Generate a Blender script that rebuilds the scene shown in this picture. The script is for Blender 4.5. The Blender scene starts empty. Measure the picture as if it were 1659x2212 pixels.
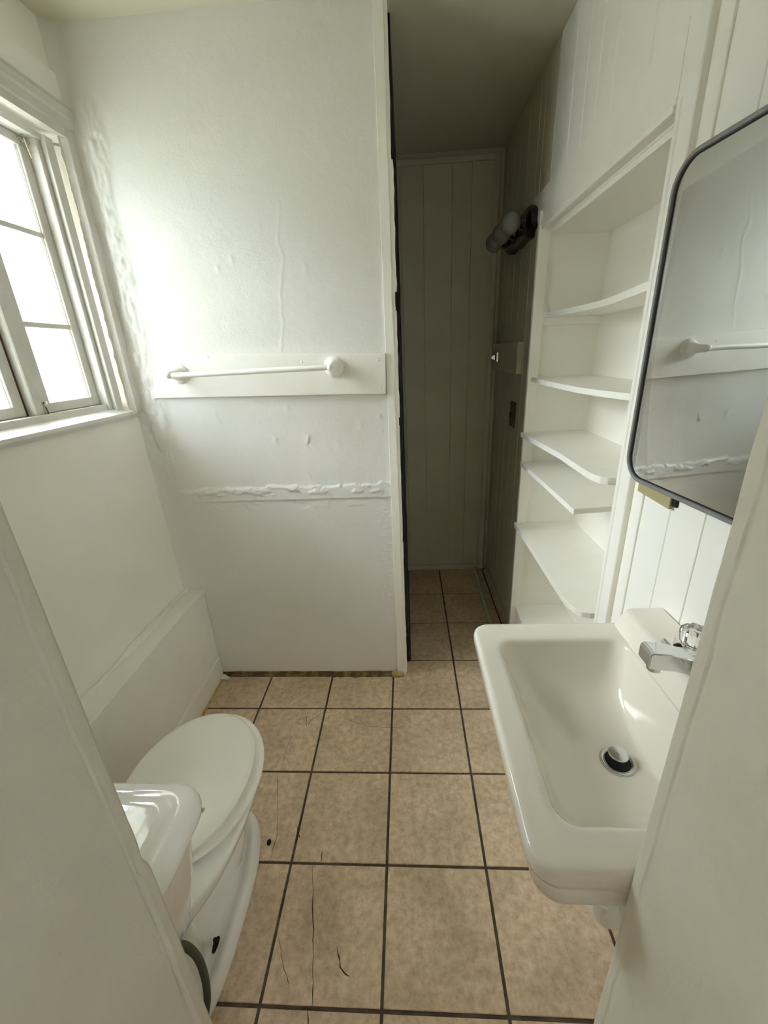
import bpy, bmesh, math, random
import numpy as np
from mathutils import Vector, Matrix

random.seed(4)
RNG = np.random.RandomState(7)
SC = bpy.context.scene
COL = SC.collection

# ------------------------------------------------------------------ camera
FPX = 893.168
yaw, pit, rol = -0.06480623, -0.36694526, -0.04973656
fw = Vector((math.sin(yaw)*math.cos(pit), math.cos(yaw)*math.cos(pit), math.sin(pit)))
rt = Vector((math.cos(yaw), -math.sin(yaw), 0)); up = rt.cross(fw)
r2 = rt*math.cos(rol) + up*math.sin(rol); u2 = -rt*math.sin(rol) + up*math.cos(rol)
cam = bpy.data.cameras.new('camera'); co = bpy.data.objects.new('camera', cam); COL.objects.link(co)
cam.sensor_fit = 'VERTICAL'; cam.sensor_height = 24.0; cam.lens = FPX/2212*24.0
cam.clip_start = 0.02
m = Matrix((r2, u2, -fw)).transposed().to_4x4(); m.translation = Vector((0.70882, -1.41048, 1.48416))
co.matrix_world = m
SC.camera = co

# ------------------------------------------------------------------ world / light / exposure
w = bpy.data.worlds.new('overcast_sky'); SC.world = w; w.use_nodes = True
nt = w.node_tree; nt.nodes.clear()
wo = nt.nodes.new('ShaderNodeOutputWorld'); bg = nt.nodes.new('ShaderNodeBackground')
# standard overcast sky: three times as bright at the zenith as at the horizon
bg.inputs[0].default_value = (0.95, 0.99, 1.17, 1)
wtc = nt.nodes.new('ShaderNodeTexCoord'); wsp = nt.nodes.new('ShaderNodeSeparateXYZ'); wmr = nt.nodes.new('ShaderNodeMapRange')
nt.links.new(wtc.outputs['Generated'], wsp.inputs[0]); nt.links.new(wsp.outputs[2], wmr.inputs[0])
wmr.inputs[1].default_value = 0; wmr.inputs[2].default_value = 1; wmr.inputs[3].default_value = 2.0; wmr.inputs[4].default_value = 6.0
nt.links.new(wmr.outputs[0], bg.inputs[1])
nt.links.new(bg.outputs[0], wo.inputs[0])
SC.view_settings.view_transform = 'Standard'; SC.view_settings.look = 'None'
SC.view_settings.gamma = 1.0; SC.view_settings.use_curve_mapping = False
SC.view_settings.exposure = 2.1
SC.cycles.max_bounces = 14; SC.cycles.diffuse_bounces = 10; SC.cycles.glossy_bounces = 6
SC.cycles.transmission_bounces = 8; SC.cycles.transparent_max_bounces = 12
SC.cycles.caustics_reflective = False; SC.cycles.caustics_refractive = False

# bright hazy sun behind thin cloud, coming in through the window
sl = bpy.data.lights.new('hazy_sun', 'SUN'); sl.energy = 6.8; sl.angle = math.radians(44); sl.color = (.955, .98, 1.0)
so = bpy.data.objects.new('hazy_sun', sl); COL.objects.link(so)
so.rotation_euler = Vector((1, -.02, -.62)).to_track_quat('-Z', 'Y').to_euler()
def portal(name, loc, rot, sx, sy):
    l = bpy.data.lights.new(name, 'AREA'); l.shape = 'RECTANGLE'; l.size = sx; l.size_y = sy
    l.energy = 1; l.cycles.is_portal = True
    o = bpy.data.objects.new(name, l); COL.objects.link(o); o.location = loc; o.rotation_euler = rot
portal('window_sky_portal', (-0.46, -0.18, 1.74), (0, math.radians(-90), 0), 0.80, 0.66)

# ------------------------------------------------------------------ materials
def mat(name, col=(.8, .8, .8), rough=.5, metal=0, spec=.5, noise=0, nscale=8, col2=None, bump=0, bscale=60,
        bump2=0, b2scale=300, coat=0, trans=0, ior=1.45, stretch=None, c2f=(.45, .7), coord='Object'):
    M = bpy.data.materials.new(name); M.use_nodes = True
    nt = M.node_tree; b = nt.nodes['Principled BSDF']
    b.inputs['Base Color'].default_value = (*col, 1); b.inputs['Roughness'].default_value = rough
    b.inputs['Metallic'].default_value = metal; b.inputs['Specular IOR Level'].default_value = spec
    b.inputs['Coat Weight'].default_value = coat; b.inputs['Transmission Weight'].default_value = trans
    b.inputs['IOR'].default_value = ior
    tc = nt.nodes.new('ShaderNodeTexCoord'); src = tc.outputs[coord]
    if coord == 'World':
        pass
    if stretch:
        mp = nt.nodes.new('ShaderNodeMapping'); mp.inputs['Scale'].default_value = stretch
        nt.links.new(src, mp.inputs[0]); src = mp.outputs[0]
    if col2:
        n = nt.nodes.new('ShaderNodeTexNoise'); n.inputs['Scale'].default_value = nscale
        n.inputs['Detail'].default_value = 6; n.inputs['Roughness'].default_value = .6
        nt.links.new(src, n.inputs['Vector'])
        r = nt.nodes.new('ShaderNodeValToRGB'); r.color_ramp.elements[0].position = c2f[0]; r.color_ramp.elements[1].position = c2f[1]
        r.color_ramp.elements[0].color = (*col, 1); r.color_ramp.elements[1].color = (*col2, 1)
        nt.links.new(n.outputs[0], r.inputs[0]); nt.links.new(r.outputs[0], b.inputs['Base Color'])
    last = None
    for amt, sc in ((bump, bscale), (bump2, b2scale)):
        if amt:
            n = nt.nodes.new('ShaderNodeTexNoise'); n.inputs['Scale'].default_value = sc; n.inputs['Detail'].default_value = 4
            nt.links.new(src, n.inputs['Vector'])
            bp = nt.nodes.new('ShaderNodeBump'); bp.inputs['Strength'].default_value = 1; bp.inputs['Distance'].default_value = amt
            nt.links.new(n.outputs[0], bp.inputs['Height'])
            if last: nt.links.new(last, bp.inputs['Normal'])
            last = bp.outputs[0]
    if last: nt.links.new(last, b.inputs['Normal'])
    return M

M = {}
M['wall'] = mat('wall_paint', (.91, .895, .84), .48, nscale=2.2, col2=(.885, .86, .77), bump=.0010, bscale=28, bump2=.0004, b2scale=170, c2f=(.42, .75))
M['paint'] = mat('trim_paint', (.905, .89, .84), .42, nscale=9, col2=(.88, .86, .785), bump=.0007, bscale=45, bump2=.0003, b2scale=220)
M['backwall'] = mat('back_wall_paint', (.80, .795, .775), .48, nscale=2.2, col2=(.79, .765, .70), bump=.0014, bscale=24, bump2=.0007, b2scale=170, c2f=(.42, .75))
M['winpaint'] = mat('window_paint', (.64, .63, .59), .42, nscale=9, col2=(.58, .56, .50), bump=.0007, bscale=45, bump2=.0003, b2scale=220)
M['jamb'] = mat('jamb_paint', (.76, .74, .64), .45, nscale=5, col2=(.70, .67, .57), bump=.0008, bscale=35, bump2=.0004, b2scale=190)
M['jamb_shade'] = mat('shaded_jamb_paint', (.56, .535, .44), .45, nscale=5, col2=(.52, .49, .39), bump=.0008, bscale=35, bump2=.0004, b2scale=190)  # copy of the jamb paint, darkened for the shade on the left side
M['ceil'] = mat('ceiling_paint', (.72, .68, .56), .6, nscale=2, col2=(.65, .61, .49), bump=.001, bscale=20)
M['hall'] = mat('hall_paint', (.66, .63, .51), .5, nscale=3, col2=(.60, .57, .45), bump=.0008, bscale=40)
M['panel'] = mat('panel_paint', (.90, .885, .85), .45, nscale=4, col2=(.875, .855, .80), bump=.0006, bscale=40, stretch=(1, 1, .3))
M['porc'] = mat('sink_porcelain', (.82, .78, .70), .13, spec=.55, coat=.3)
M['toilet'] = mat('toilet_porcelain', (.84, .83, .79), .07, spec=.55, coat=.3, bump=.0016, bscale=9)
M['seat'] = mat('toilet_seat_enamel', (.90, .89, .82), .25, spec=.5)
M['chrome'] = mat('chrome', (.72, .72, .72), .09, metal=1)
M['dullchrome'] = mat('dull_chrome', (.62, .61, .6), .16, metal=1)
M['black'] = mat('black_gloss', (.008, .007, .006), .18, spec=.5)
M['frame'] = mat('mirror_frame_metal', (.25, .245, .245), .5, metal=.25)
M['lip_shade'] = mat('mirror_edge_shade', (.01, .01, .01), .4)
M['mirror'] = mat('mirror_silver', (.93, .94, .92), .004, metal=1)
M['acryl'] = mat('clear_acrylic', (.97, .96, .93), .03, trans=1, ior=1.49)
M['bulb'] = mat('frosted_bulb_glass', (.42, .43, .40), .2, trans=.45)
M['grout'] = mat('grout', (.085, .062, .042), .85, nscale=20, col2=(.17, .125, .085), bump=.001, bscale=120)
M['brown'] = mat('shade_black', (.010, .008, .006), .6)  # near-black standing for shade on the hall side wall and outlet gap
M['beige'] = mat('beige_plastic', (.42, .37, .20), .35)
M['foam'] = mat('yellow_filler', (.50, .38, .12), .8, nscale=30, col2=(.70, .62, .36), bump=.004, bscale=90)
M['dirt'] = mat('dirty_gap', (.11, .075, .035), .9, nscale=25, col2=(.34, .25, .12), bump=.003, bscale=80)
M['hose'] = mat('grey_braided_hose', (.085, .08, .06), .5, bump=.001, bscale=300)
M['pvc'] = mat('white_wrapped_pipe', (.78, .78, .72), .35, bump=.003, bscale=40)
M['dark'] = mat('rubber_and_hole_shade', (.006, .006, .006), .6)
M['pipe'] = mat('painted_floor_pipe', (.55, .58, .48), .5)
M['rust'] = mat('rusty_gap', (.10, .045, .03), .8)
M['crack'] = mat('floor_crack', (.05, .032, .018), .9)
M['web'] = mat('cobweb_dust', (.33, .29, .23), .9, bump=.003, bscale=90)
M['ground'] = mat('outside_ground', (.30, .31, .24), .9)
M['stucco'] = mat('outside_stucco', (.80, .80, .72), .9, nscale=1.2, col2=(.66, .70, .56), c2f=(.4, .7))
M['stain'] = mat('rust_stain', (.36, .27, .16), .6)
M['wood_edge'] = mat('raw_edge', (.62, .56, .38), .6)
M['switch'] = mat('brown_switch_plate', (.10, .07, .03), .45)

# tile: per-piece variation
def tile_mat():
    T = bpy.data.materials.new('tan_ceramic_tile'); T.use_nodes = True
    nt = T.node_tree; b = nt.nodes['Principled BSDF']; L = nt.links.new
    tc = nt.nodes.new('ShaderNodeTexCoord'); oi = nt.nodes.new('ShaderNodeObjectInfo')
    ad = nt.nodes.new('ShaderNodeVectorMath'); ad.operation = 'ADD'
    ml = nt.nodes.new('ShaderNodeVectorMath'); ml.operation = 'SCALE'
    cx = nt.nodes.new('ShaderNodeCombineXYZ'); L(oi.outputs['Random'], cx.inputs[0]); L(oi.outputs['Random'], cx.inputs[1])
    L(cx.outputs[0], ml.inputs[0]); ml.inputs['Scale'].default_value = 37
    L(tc.outputs['Object'], ad.inputs[0]); L(ml.outputs[0], ad.inputs[1])
    n1 = nt.nodes.new('ShaderNodeTexNoise'); n1.inputs['Scale'].default_value = 42; n1.inputs['Detail'].default_value = 8; n1.inputs['Roughness'].default_value = .7
    n1.inputs['Distortion'].default_value = .15
    n2 = nt.nodes.new('ShaderNodeTexNoise'); n2.inputs['Scale'].default_value = 5; n2.inputs['Detail'].default_value = 4
    L(ad.outputs[0], n1.inputs['Vector']); L(ad.outputs[0], n2.inputs['Vector'])
    r1 = nt.nodes.new('ShaderNodeValToRGB'); e = r1.color_ramp.elements
    e[0].position = .36; e[0].color = (.55, .425, .30, 1); e[1].position = .66; e[1].color = (.84, .70, .535, 1)
    k = e.new(.5); k.color = (.71, .56, .41, 1)
    L(n1.outputs[0], r1.inputs[0])
    r2 = nt.nodes.new('ShaderNodeValToRGB'); e = r2.color_ramp.elements
    e[0].position = .35; e[0].color = (.84, .82, .78, 1); e[1].position = .6; e[1].color = (1.06, 1.04, 1.0, 1)
    L(n2.outputs[0], r2.inputs[0])
    mx = nt.nodes.new('ShaderNodeMix'); mx.data_type = 'RGBA'; mx.blend_type = 'MULTIPLY'; mx.inputs[0].default_value = 1
    L(r1.outputs[0], mx.inputs[6]); L(r2.outputs[0], mx.inputs[7]); L(mx.outputs[2], b.inputs['Base Color'])
    bp = nt.nodes.new('ShaderNodeBump'); bp.inputs['Distance'].default_value = .0008; L(n1.outputs[0], bp.inputs['Height']); L(bp.outputs[0], b.inputs['Normal'])
    b.inputs['Roughness'].default_value = .48; b.inputs['Specular IOR Level'].default_value = .4
    return T
M['tile'] = tile_mat()

def glass_mat():
    G = bpy.data.materials.new('weathered_window_glass'); G.use_nodes = True
    nt = G.node_tree; nt.nodes.clear(); L = nt.links.new; N = nt.nodes.new
    out = N('ShaderNodeOutputMaterial'); tr = N('ShaderNodeBsdfTransparent'); tl = N('ShaderNodeBsdfTranslucent'); gl = N('ShaderNodeBsdfGlossy')
    tc = N('ShaderNodeTexCoord'); n = N('ShaderNodeTexNoise'); n.inputs['Scale'].default_value = 5; n.inputs['Detail'].default_value = 5
    L(tc.outputs['Object'], n.inputs['Vector'])
    r = N('ShaderNodeValToRGB'); r.color_ramp.elements[0].position = .35; r.color_ramp.elements[1].position = .7
    r.color_ramp.elements[0].color = (.86, .90, .86, 1); r.color_ramp.elements[1].color = (.93, .90, .80, 1)
    L(n.outputs[0], r.inputs[0]); L(r.outputs[0], tl.inputs[0])
    tr.inputs[0].default_value = (.94, .97, .95, 1); gl.inputs['Roughness'].default_value = .05
    m1 = N('ShaderNodeMixShader'); m1.inputs[0].default_value = .22; L(tr.outputs[0], m1.inputs[1]); L(tl.outputs[0], m1.inputs[2])
    m2 = N('ShaderNodeMixShader'); m2.inputs[0].default_value = .04; L(m1.outputs[0], m2.inputs[1]); L(gl.outputs[0], m2.inputs[2])
    L(m2.outputs[0], out.inputs[0]); return G
M['glass'] = glass_mat()

# ------------------------------------------------------------------ object helpers
def link(o, parent=None):
    COL.objects.link(o)
    if parent is not None:
        o.parent = parent
        if parent.parent is None and parent.type == 'EMPTY':
            o.location = -parent.location
        elif parent.parent is None:
            o.location = -parent.location
    return o
def obj(name, bm, material, parent=None, smooth=False):
    me = bpy.data.meshes.new(name)
    if isinstance(bm, bmesh.types.BMesh):
        bmesh.ops.recalc_face_normals(bm, faces=bm.faces)
        bm.to_mesh(me); bm.free()
    else:
        me = bm; me.name = name
    me.materials.append(M[material])
    if smooth:
        for p in me.polygons: p.use_smooth = len(p.vertices) < 5
        if smooth != 'all':
            me.set_sharp_from_angle(angle=math.radians(38))
    return link(bpy.data.objects.new(name, me), parent)
def thing(name, label, cat, loc=(0, 0, 0), group=None):
    o = bpy.data.objects.new(name, None); COL.objects.link(o); o.location = loc; o.empty_display_size = .05
    o['label'] = label; o['category'] = cat
    if group: o['group'] = group
    return o
def tag(o, label, cat, group=None):
    o['label'] = label; o['category'] = cat
    if group: o['group'] = group
    return o
def struct(name, bm, material, label=None, parent=None, smooth=False):
    o = obj(name, bm, material, parent, smooth)
    o['kind'] = 'structure'
    if label: o['label'] = label
    return o
def box(bm, x0, x1, y0, y1, z0, z1, bev=0, seg=1):
    b = bmesh.new()
    vs = [b.verts.new(p) for p in ((x0, y0, z0), (x1, y0, z0), (x1, y1, z0), (x0, y1, z0), (x0, y0, z1), (x1, y0, z1), (x1, y1, z1), (x0, y1, z1))]
    for f in ((0, 3, 2, 1), (4, 5, 6, 7), (0, 1, 5, 4), (1, 2, 6, 5), (2, 3, 7, 6), (3, 0, 4, 7)): b.faces.new([vs[i] for i in f])
    if bev: bmesh.ops.bevel(b, geom=b.edges[:], offset=bev, segments=seg, affect='EDGES', profile=.6)
    merge(bm, b); return bm
def merge(bm, b):
    me = bpy.data.meshes.new('tmp'); b.to_mesh(me); b.free(); bm.from_mesh(me); bpy.data.meshes.remove(me)
def B(*a, **k): return box(bmesh.new(), *a, **k)
def loft(bm, rings, cap0=True, cap1=True):
    vr = [[bm.verts.new(p) for p in r] for r in rings]
    n = len(rings[0])
    for a, b in zip(vr, vr[1:]):
        for i in range(n): bm.faces.new((a[i], a[(i+1) % n], b[(i+1) % n], b[i]))
    if cap0: bm.faces.new(vr[0][::-1])
    if cap1: bm.faces.new(vr[-1])
    return bm
def rr(x0, x1, y0, y1, r, z, k=6):
    pts = []
    for cx, cy, a in ((x1-r, y1-r, 0), (x0+r, y1-r, 90), (x0+r, y0+r, 180), (x1-r, y0+r, 270)):
        for i in range(k+1):
            t = math.radians(a+90*i/k); pts.append((cx+r*math.cos(t), cy+r*math.sin(t), z))
    return pts
def prism(bm, pts, axis, a, b_, bev=0):
    """closed 2D outline extruded along an axis ('x','y','z')"""
    b = bmesh.new()
    def P(p, v):
        return {'x': (v, p[0], p[1]), 'y': (p[0], v, p[1]), 'z': (p[0], p[1], v)}[axis]
    A = [b.verts.new(P(p, a)) for p in pts]; C = [b.verts.new(P(p, b_)) for p in pts]
    n = len(pts)
    for i in range(n): b.faces.new((A[i], A[(i+1) % n], C[(i+1) % n], C[i]))
    b.faces.new(A[::-1]); b.faces.new(C)
    if bev: bmesh.ops.bevel(b, geom=b.edges[:], offset=bev, segments=2, affect='EDGES')
    merge(bm, b); return bm
def smoothpath(pts, n=8):
    P = [Vector(p) for p in pts]; out = []
    for i in range(len(P)-1):
        p0 = P[max(i-1, 0)]; p1 = P[i]; p2 = P[i+1]; p3 = P[min(i+2, len(P)-1)]
        for k in range(n):
            t = k/n
            out.append(.5*((2*p1)+(p2-p0)*t+(2*p0-5*p1+4*p2-p3)*t*t+(3*p1-p0-3*p2+p3)*t**3))
    out.append(P[-1]); return out
def tube(bm, pts, rad, n=14, smooth=0):
    P = smoothpath(pts, smooth) if smooth else [Vector(p) for p in pts]
    rings = []; ref = None
    for i, p in enumerate(P):
        d = (P[min(i+1, len(P)-1)]-P[max(i-1, 0)]).normalized()
        if ref is None:
            ref = Vector((0, 0, 1)) if abs(d.z) < .9 else Vector((1, 0, 0))
        s = (ref - d*ref.dot(d)).normalized(); ref = s; t = d.cross(s)
        r = rad[i*(len(rad)-1)//max(1, len(P)-1)] if isinstance(rad, (list, tuple)) else rad
        rings.append([p + s*r*math.cos(2*math.pi*k/n) + t*r*math.sin(2*math.pi*k/n) for k in range(n)])
    return loft(bm, rings)
def lathe(bm, prof, origin, axis, n=24, square=False):
    """prof: (distance along axis, radius)"""
    a = Vector(axis).normalized(); ref = Vector((0, 0, 1)) if abs(a.z) < .9 else Vector((1, 0, 0))
    s = (ref-a*ref.dot(a)).normalized(); t = a.cross(s); o = Vector(origin)
    rings = [[o+a*d+s*max(r, 1e-4)*math.cos(2*math.pi*k/n)+t*max(r, 1e-4)*math.sin(2*math.pi*k/n) for k in range(n)] for d, r in prof]
    return loft(bm, rings)
def sphere(bm, c, r, sc=(1, 1, 1), u=20, v=14):
    b = bmesh.new(); bmesh.ops.create_uvsphere(b, u_segments=u, v_segments=v, radius=r)
    for x in b.verts: x.co = Vector(c)+Vector((x.co.x*sc[0], x.co.y*sc[1], x.co.z*sc[2]))
    merge(bm, b); return bm

# value noise for modelled plaster relief
TAB = RNG.rand(8, 256, 256)
def vn(u, v, s=0):
    T = TAB[s % 8]; iu = np.floor(u).astype(int); iv = np.floor(v).astype(int)
    fu = u-iu; fv = v-iv; fu = fu*fu*(3-2*fu); fv = fv*fv*(3-2*fv)
    a = T[iu & 255, iv & 255]; b = T[(iu+1) & 255, iv & 255]; c = T[iu & 255, (iv+1) & 255]; d = T[(iu+1) & 255, (iv+1) & 255]
    return (a*(1-fu)+b*fu)*(1-fv)+(c*(1-fu)+d*fu)*fv-.5
def fbm(u, v, s=0, o=4):
    r = 0; a = 1
    for k in range(o): r = r+a*vn(u*2**k+13.7*k, v*2**k+5.3*k, s+k); a *= .5
    return r
def ss(x, a, b):
    t = np.clip((x-a)/(b-a), 0, 1); return t*t*(3-2*t)
def segdist(U, V, pts):
    D = np.full(U.shape, 9.)
    for (a, b), (c, d) in zip(pts, pts[1:]):
        L = (c-a)**2+(d-b)**2+1e-12; t = np.clip(((U-a)*(c-a)+(V-b)*(d-b))/L, 0, 1)
        D = np.minimum(D, np.hypot(U-a-t*(c-a), V-b-t*(d-b)))
    return D
def gridmesh(name, X, Y, Z):
    n, m_ = X.shape
    me = bpy.data.meshes.new(name)
    co_ = np.stack([X, Y, Z], -1).reshape(-1, 3).astype(np.float32)
    i = np.arange(n*m_).reshape(n, m_)
    q = np.stack([i[:-1, :-1], i[1:, :-1], i[1:, 1:], i[:-1, 1:]], -1).reshape(-1, 4)
    me.vertices.add(len(co_)); me.vertices.foreach_set('co', co_.ravel())
    me.loops.add(q.size); me.loops.foreach_set('vertex_index', q.ravel().astype(np.int32))
    me.polygons.add(len(q)); me.polygons.foreach_set('loop_start', np.arange(0, q.size, 4, dtype=np.int32))
    me.polygons.foreach_set('use_smooth', np.ones(len(q), bool))
    me.update(calc_edges=True); me.validate(); return me

XL, XR, YB, YE, ZC = -.33, 1.25, .207, 1.26, 2.44
YF = -1.10     # far face of the doorway wall

# ------------------------------------------------------------------ ceiling and outer shell
struct('ceiling', B(-1.0, 1.7, -3.8, 1.5, ZC, ZC+.08), 'ceil')
# floor: grout bed with tiles as parts
floor = struct('floor', B(-.75, 1.95, -3.75, 1.5, -.08, -.004), 'grout')
xs = [-.262, .004, .309, .611, .915, 1.222, 1.249]
ys = [-1.83, -1.525, -1.22, -.915, -.609, -.306, -.004, .306, .622, .935, 1.252]
tile_mesh = {}
def add_tile(x0, x1, y0, y1, tilt):
    g = .0042; wx, wy = round(x1-x0-2*g, 4), round(y1-y0-2*g, 4)
    if (wx, wy) not in tile_mesh:
        bm = bmesh.new(); box(bm, -wx/2, wx/2, -wy/2, wy/2, -.006, 0)
        bmesh.ops.bevel(bm, geom=[e for e in bm.edges if all(v.co.z > -.001 for v in e.verts)], offset=.0012, segments=1, affect='EDGES')
        bmesh.ops.recalc_face_normals(bm, faces=bm.faces)
        me = bpy.data.meshes.new('tile'); bm.to_mesh(me); bm.free(); me.materials.append(M['tile']); tile_mesh[(wx, wy)] = me
    o = bpy.data.objects.new('tile', tile_mesh[(wx, wy)]); COL.objects.link(o); o.parent = floor
    o.location = ((x0+x1)/2, (y0+y1)/2, random.uniform(-.0004, .0004)); o.rotation_euler = (random.uniform(-.0015, .0015), random.uniform(-.0015, .0015), tilt)
for i in range(len(xs)-1):
    for j in range(len(ys)-1):
        x0, x1, y0, y1 = xs[i], xs[i+1], ys[j], ys[j+1]
        if y0 > .2 and x1 < .65: continue
        if y0 < 0 < y1 + .02 and False: continue
        if y0 > -.1 and y0 < .1:
            if x1 < .65: y1 = .196
        if y0 < -1.25 and (x1 < .31 or x0 > .92): continue
        if y0 > .2 and x0 < .65: x0 = .695
        add_tile(x0, x1, y0, y1, random.uniform(-.0015, .0015))
# cracks in the tiles
def ribbon(bm, pts, wd, z=.0006):
    pts = [Vector((p[0], p[1], z)) for p in pts]
    out = []
    for a, b in zip(pts, pts[1:]):
        for k in range(4):
            t = k/4; out.append(a.lerp(b, t)+Vector((random.uniform(-.002, .002), random.uniform(-.002, .002), 0))*(k > 0))
    out.append(pts[-1])
    vs = []
    for i, p in enumerate(out):
        d = (out[min(i+1, len(out)-1)]-out[max(i-1, 0)]).normalized(); s = Vector((-d.y, d.x, 0))*wd*random.uniform(.4, 1.2)*(.3 if i in (0, len(out)-1) else 1)
        vs.append((bm.verts.new(p+s), bm.verts.new(p-s)))
    for a, b in zip(vs, vs[1:]): bm.faces.new((a[0], b[0], b[1], a[1]))
for pts, wd in (([(.177, -.317), (.217, -.442), (.241, -.525), (.24, -.606)], .0008),
                ([(.22, -.016), (.246, -.103), (.255, -.07), (.30, -.03)], .0011), ([(.191, -.149), (.185, -.22), (.191, -.304)], .0008),
                ([(.405, -.061), (.52, -.101), (.658, -.109)], .0007), ([(.377, -.612), (.408, -.75), (.425, -.83), (.441, -.912)], .0012),
                ([(.484, -.80), (.499, -.842), (.525, -.858)], .0016), ([(.317, -.783), (.347, -.838), (.374, -.879)], .0008),
                ([(.30, -.50), (.312, -.528), (.32, -.54)], .0014), ([(.40, -.575), (.405, -.604)], .0012), ([(.43, -.918), (.45, -.99)], .0018)):
    bm = bmesh.new(); ribbon(bm, pts, wd); obj('crack', bm, 'crack', floor)

# ------------------------------------------------------------------ back wall (modelled relief)
nx, nz = 205, 500
x = np.linspace(XL-.012, .645, nx); z = np.linspace(.013, ZC+.005, nz)
X, Z = np.meshgrid(x, z, indexing='ij')
h = .0030*fbm(X*2.3, Z*1.7, 1, 2)+.0007*fbm(X*22, Z*22, 2, 3)
jag = .982+.016*vn(X*14, X*0+3.3, 3)+.012*vn(X*45, X*0+9.1, 4)+.004*vn(X*120, X*0, 5)
band = ss(X, -.30, -.12)
h = h+.0050*ss(Z, .925, .931)*(1-ss(Z, jag-.001, jag+.002))*band
flake = (fbm(X*26, Z*70, 5, 2) > .12)
h = h+.0042*flake*ss(Z, .945, .96)*(1-ss(Z, .975, 1.0))*band+.0016*(fbm(X*30, Z*60, 2, 2) > .18)*ss(Z, .86, .9)*(1-ss(Z, .92, .93))*band
h = h+.0022*np.exp(-((Z-.927)/.003)**2)*band
# tall vertical crack, dents and lumps
h = h+.0013*np.exp(-(segdist(X+.004*vn(Z*30, X*0, 1), Z, [(.311, 1.96), (.290, 1.855), (.301, 1.80), (.275, 1.69), (.274, 1.60), (.254, 1.505)])/.0035)**2)
for a, b, r, s in ((.185, 1.182, .006, .003), (.316, 1.177, .01, .003), (.319, 1.16, .006, -.005), (.434, 1.154, .012, .003), (.429, .985, .005, .006), (.293, .709, .006, .004),
                   (.067, 1.785, .006, .004), (.121, 1.81, .008, .004), (.375, 1.768, .009, .003), (-.242, 1.758, .007, .005), (-.23, 1.74, .005, .005), (-.041, 1.281, .01, .004),
                   (-.03, 1.262, .006, .004), (-.10, 1.27, .01, .003), (.605, 1.256, .006, .005), (.61, 1.20, .004, .004), (.248, 1.3, .008, .003), (.53, 1.22, .01, .003)):
    h = h+.6*s*np.exp(-(((X-a)/r)**2+((Z-b)/(r*1.5))**2))
h = h+.0018*np.exp(-(segdist(X, Z, [(.175, 1.20), (.19, 1.185), (.187, 1.17)])/.003)**2)+.0022*np.exp(-(segdist(X, Z, [(.32, 1.195), (.314, 1.165)])/.003)**2)
h = h+.0016*np.exp(-(segdist(X, Z, [(.30, 1.05), (.312, .99)])/.0025)**2)
h = h+.0018*(vn(X*60, Z*160, 6) > .25)*ss(X, .56, .6)*(1-ss(Z, .9, .95))*ss(Z, .3, .5)
# ragged plaster in the corner beside the window
env = (1-ss(X, -.262+.02*vn(Z*6, Z*0, 2), -.225+.03*vn(Z*6, Z*0, 2)))*ss(Z, 1.0, 1.15)*(1-ss(Z, 2.15, 2.3))
h = h+env*(.004+.015*np.abs(fbm(X*45, Z*16, 3, 4))+.006*np.clip(fbm(X*110, Z*50, 5, 3), 0, 1))
h = h+(.028+.012*vn(Z*4, Z*0, 5))*np.exp(-(X-XL)/.022)
env2 = (1-ss(X, -.30, -.25))*ss(Z, .2, .3)
h = h+env2*.002*fbm(X*40, Z*30, 4, 3)
# bottom edge wear
h = h-.004*ss(-Z, -.03, -.013)*(fbm(X*12, Z*0, 6, 2)+.4)
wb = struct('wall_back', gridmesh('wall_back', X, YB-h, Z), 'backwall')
obj('wall_core', B(XL-.06, .672, YB+.016, YB+.09, 0, ZC), 'wall', wb)
obj('base_gap', B(XL, .665, YB-.002, YB+.014, -.004, .02), 'dirt', wb)
# dirt/debris crust along the foot of the wall
nxx = np.linspace(XL+.07, .66, 160); tt = np.linspace(0, 1, 8)
A_, T_ = np.meshgrid(nxx, tt, indexing='ij')
wdt = .012+.014*(vn(A_*18, A_*0+2, 1)+.5)*(vn(A_*60, A_*0, 3)+.6)
crust = gridmesh('crust', A_, YB-.001-wdt*T_, .012*np.sqrt(np.clip(1-T_, 0, 1))*(.6+.8*(vn(A_*50, T_*3, 2)+.5))-.001)
o = obj('dirt_crust', crust, 'dirt', wb); o['kind'] = 'stuff'
bm = bmesh.new(); sphere(bm, (.628, YB-.006, .012), .022, (1.2, .6, .8), 12, 8); sphere(bm, (.652, YB-.008, .010), .014, (1.2, .8, .9), 10, 6)
for v in bm.verts: v.co += Vector((random.uniform(-.003, .003), random.uniform(-.003, .003), random.uniform(-.003, .003)))
obj('filler_lump', bm, 'foam', wb)
bm = bmesh.new(); sphere(bm, (-.235, YB-.03, .012), .016, (1.3, .8, .7), 10, 7); sphere(bm, (-.215, YB-.035, .008), .009, (1.3, 1, .7), 10, 7)
for v in bm.verts: v.co += Vector((random.uniform(-.004, .004), random.uniform(-.004, .004), random.uniform(-.003, .003)))
obj('plaster_crumb', bm, 'paint', wb)

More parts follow.
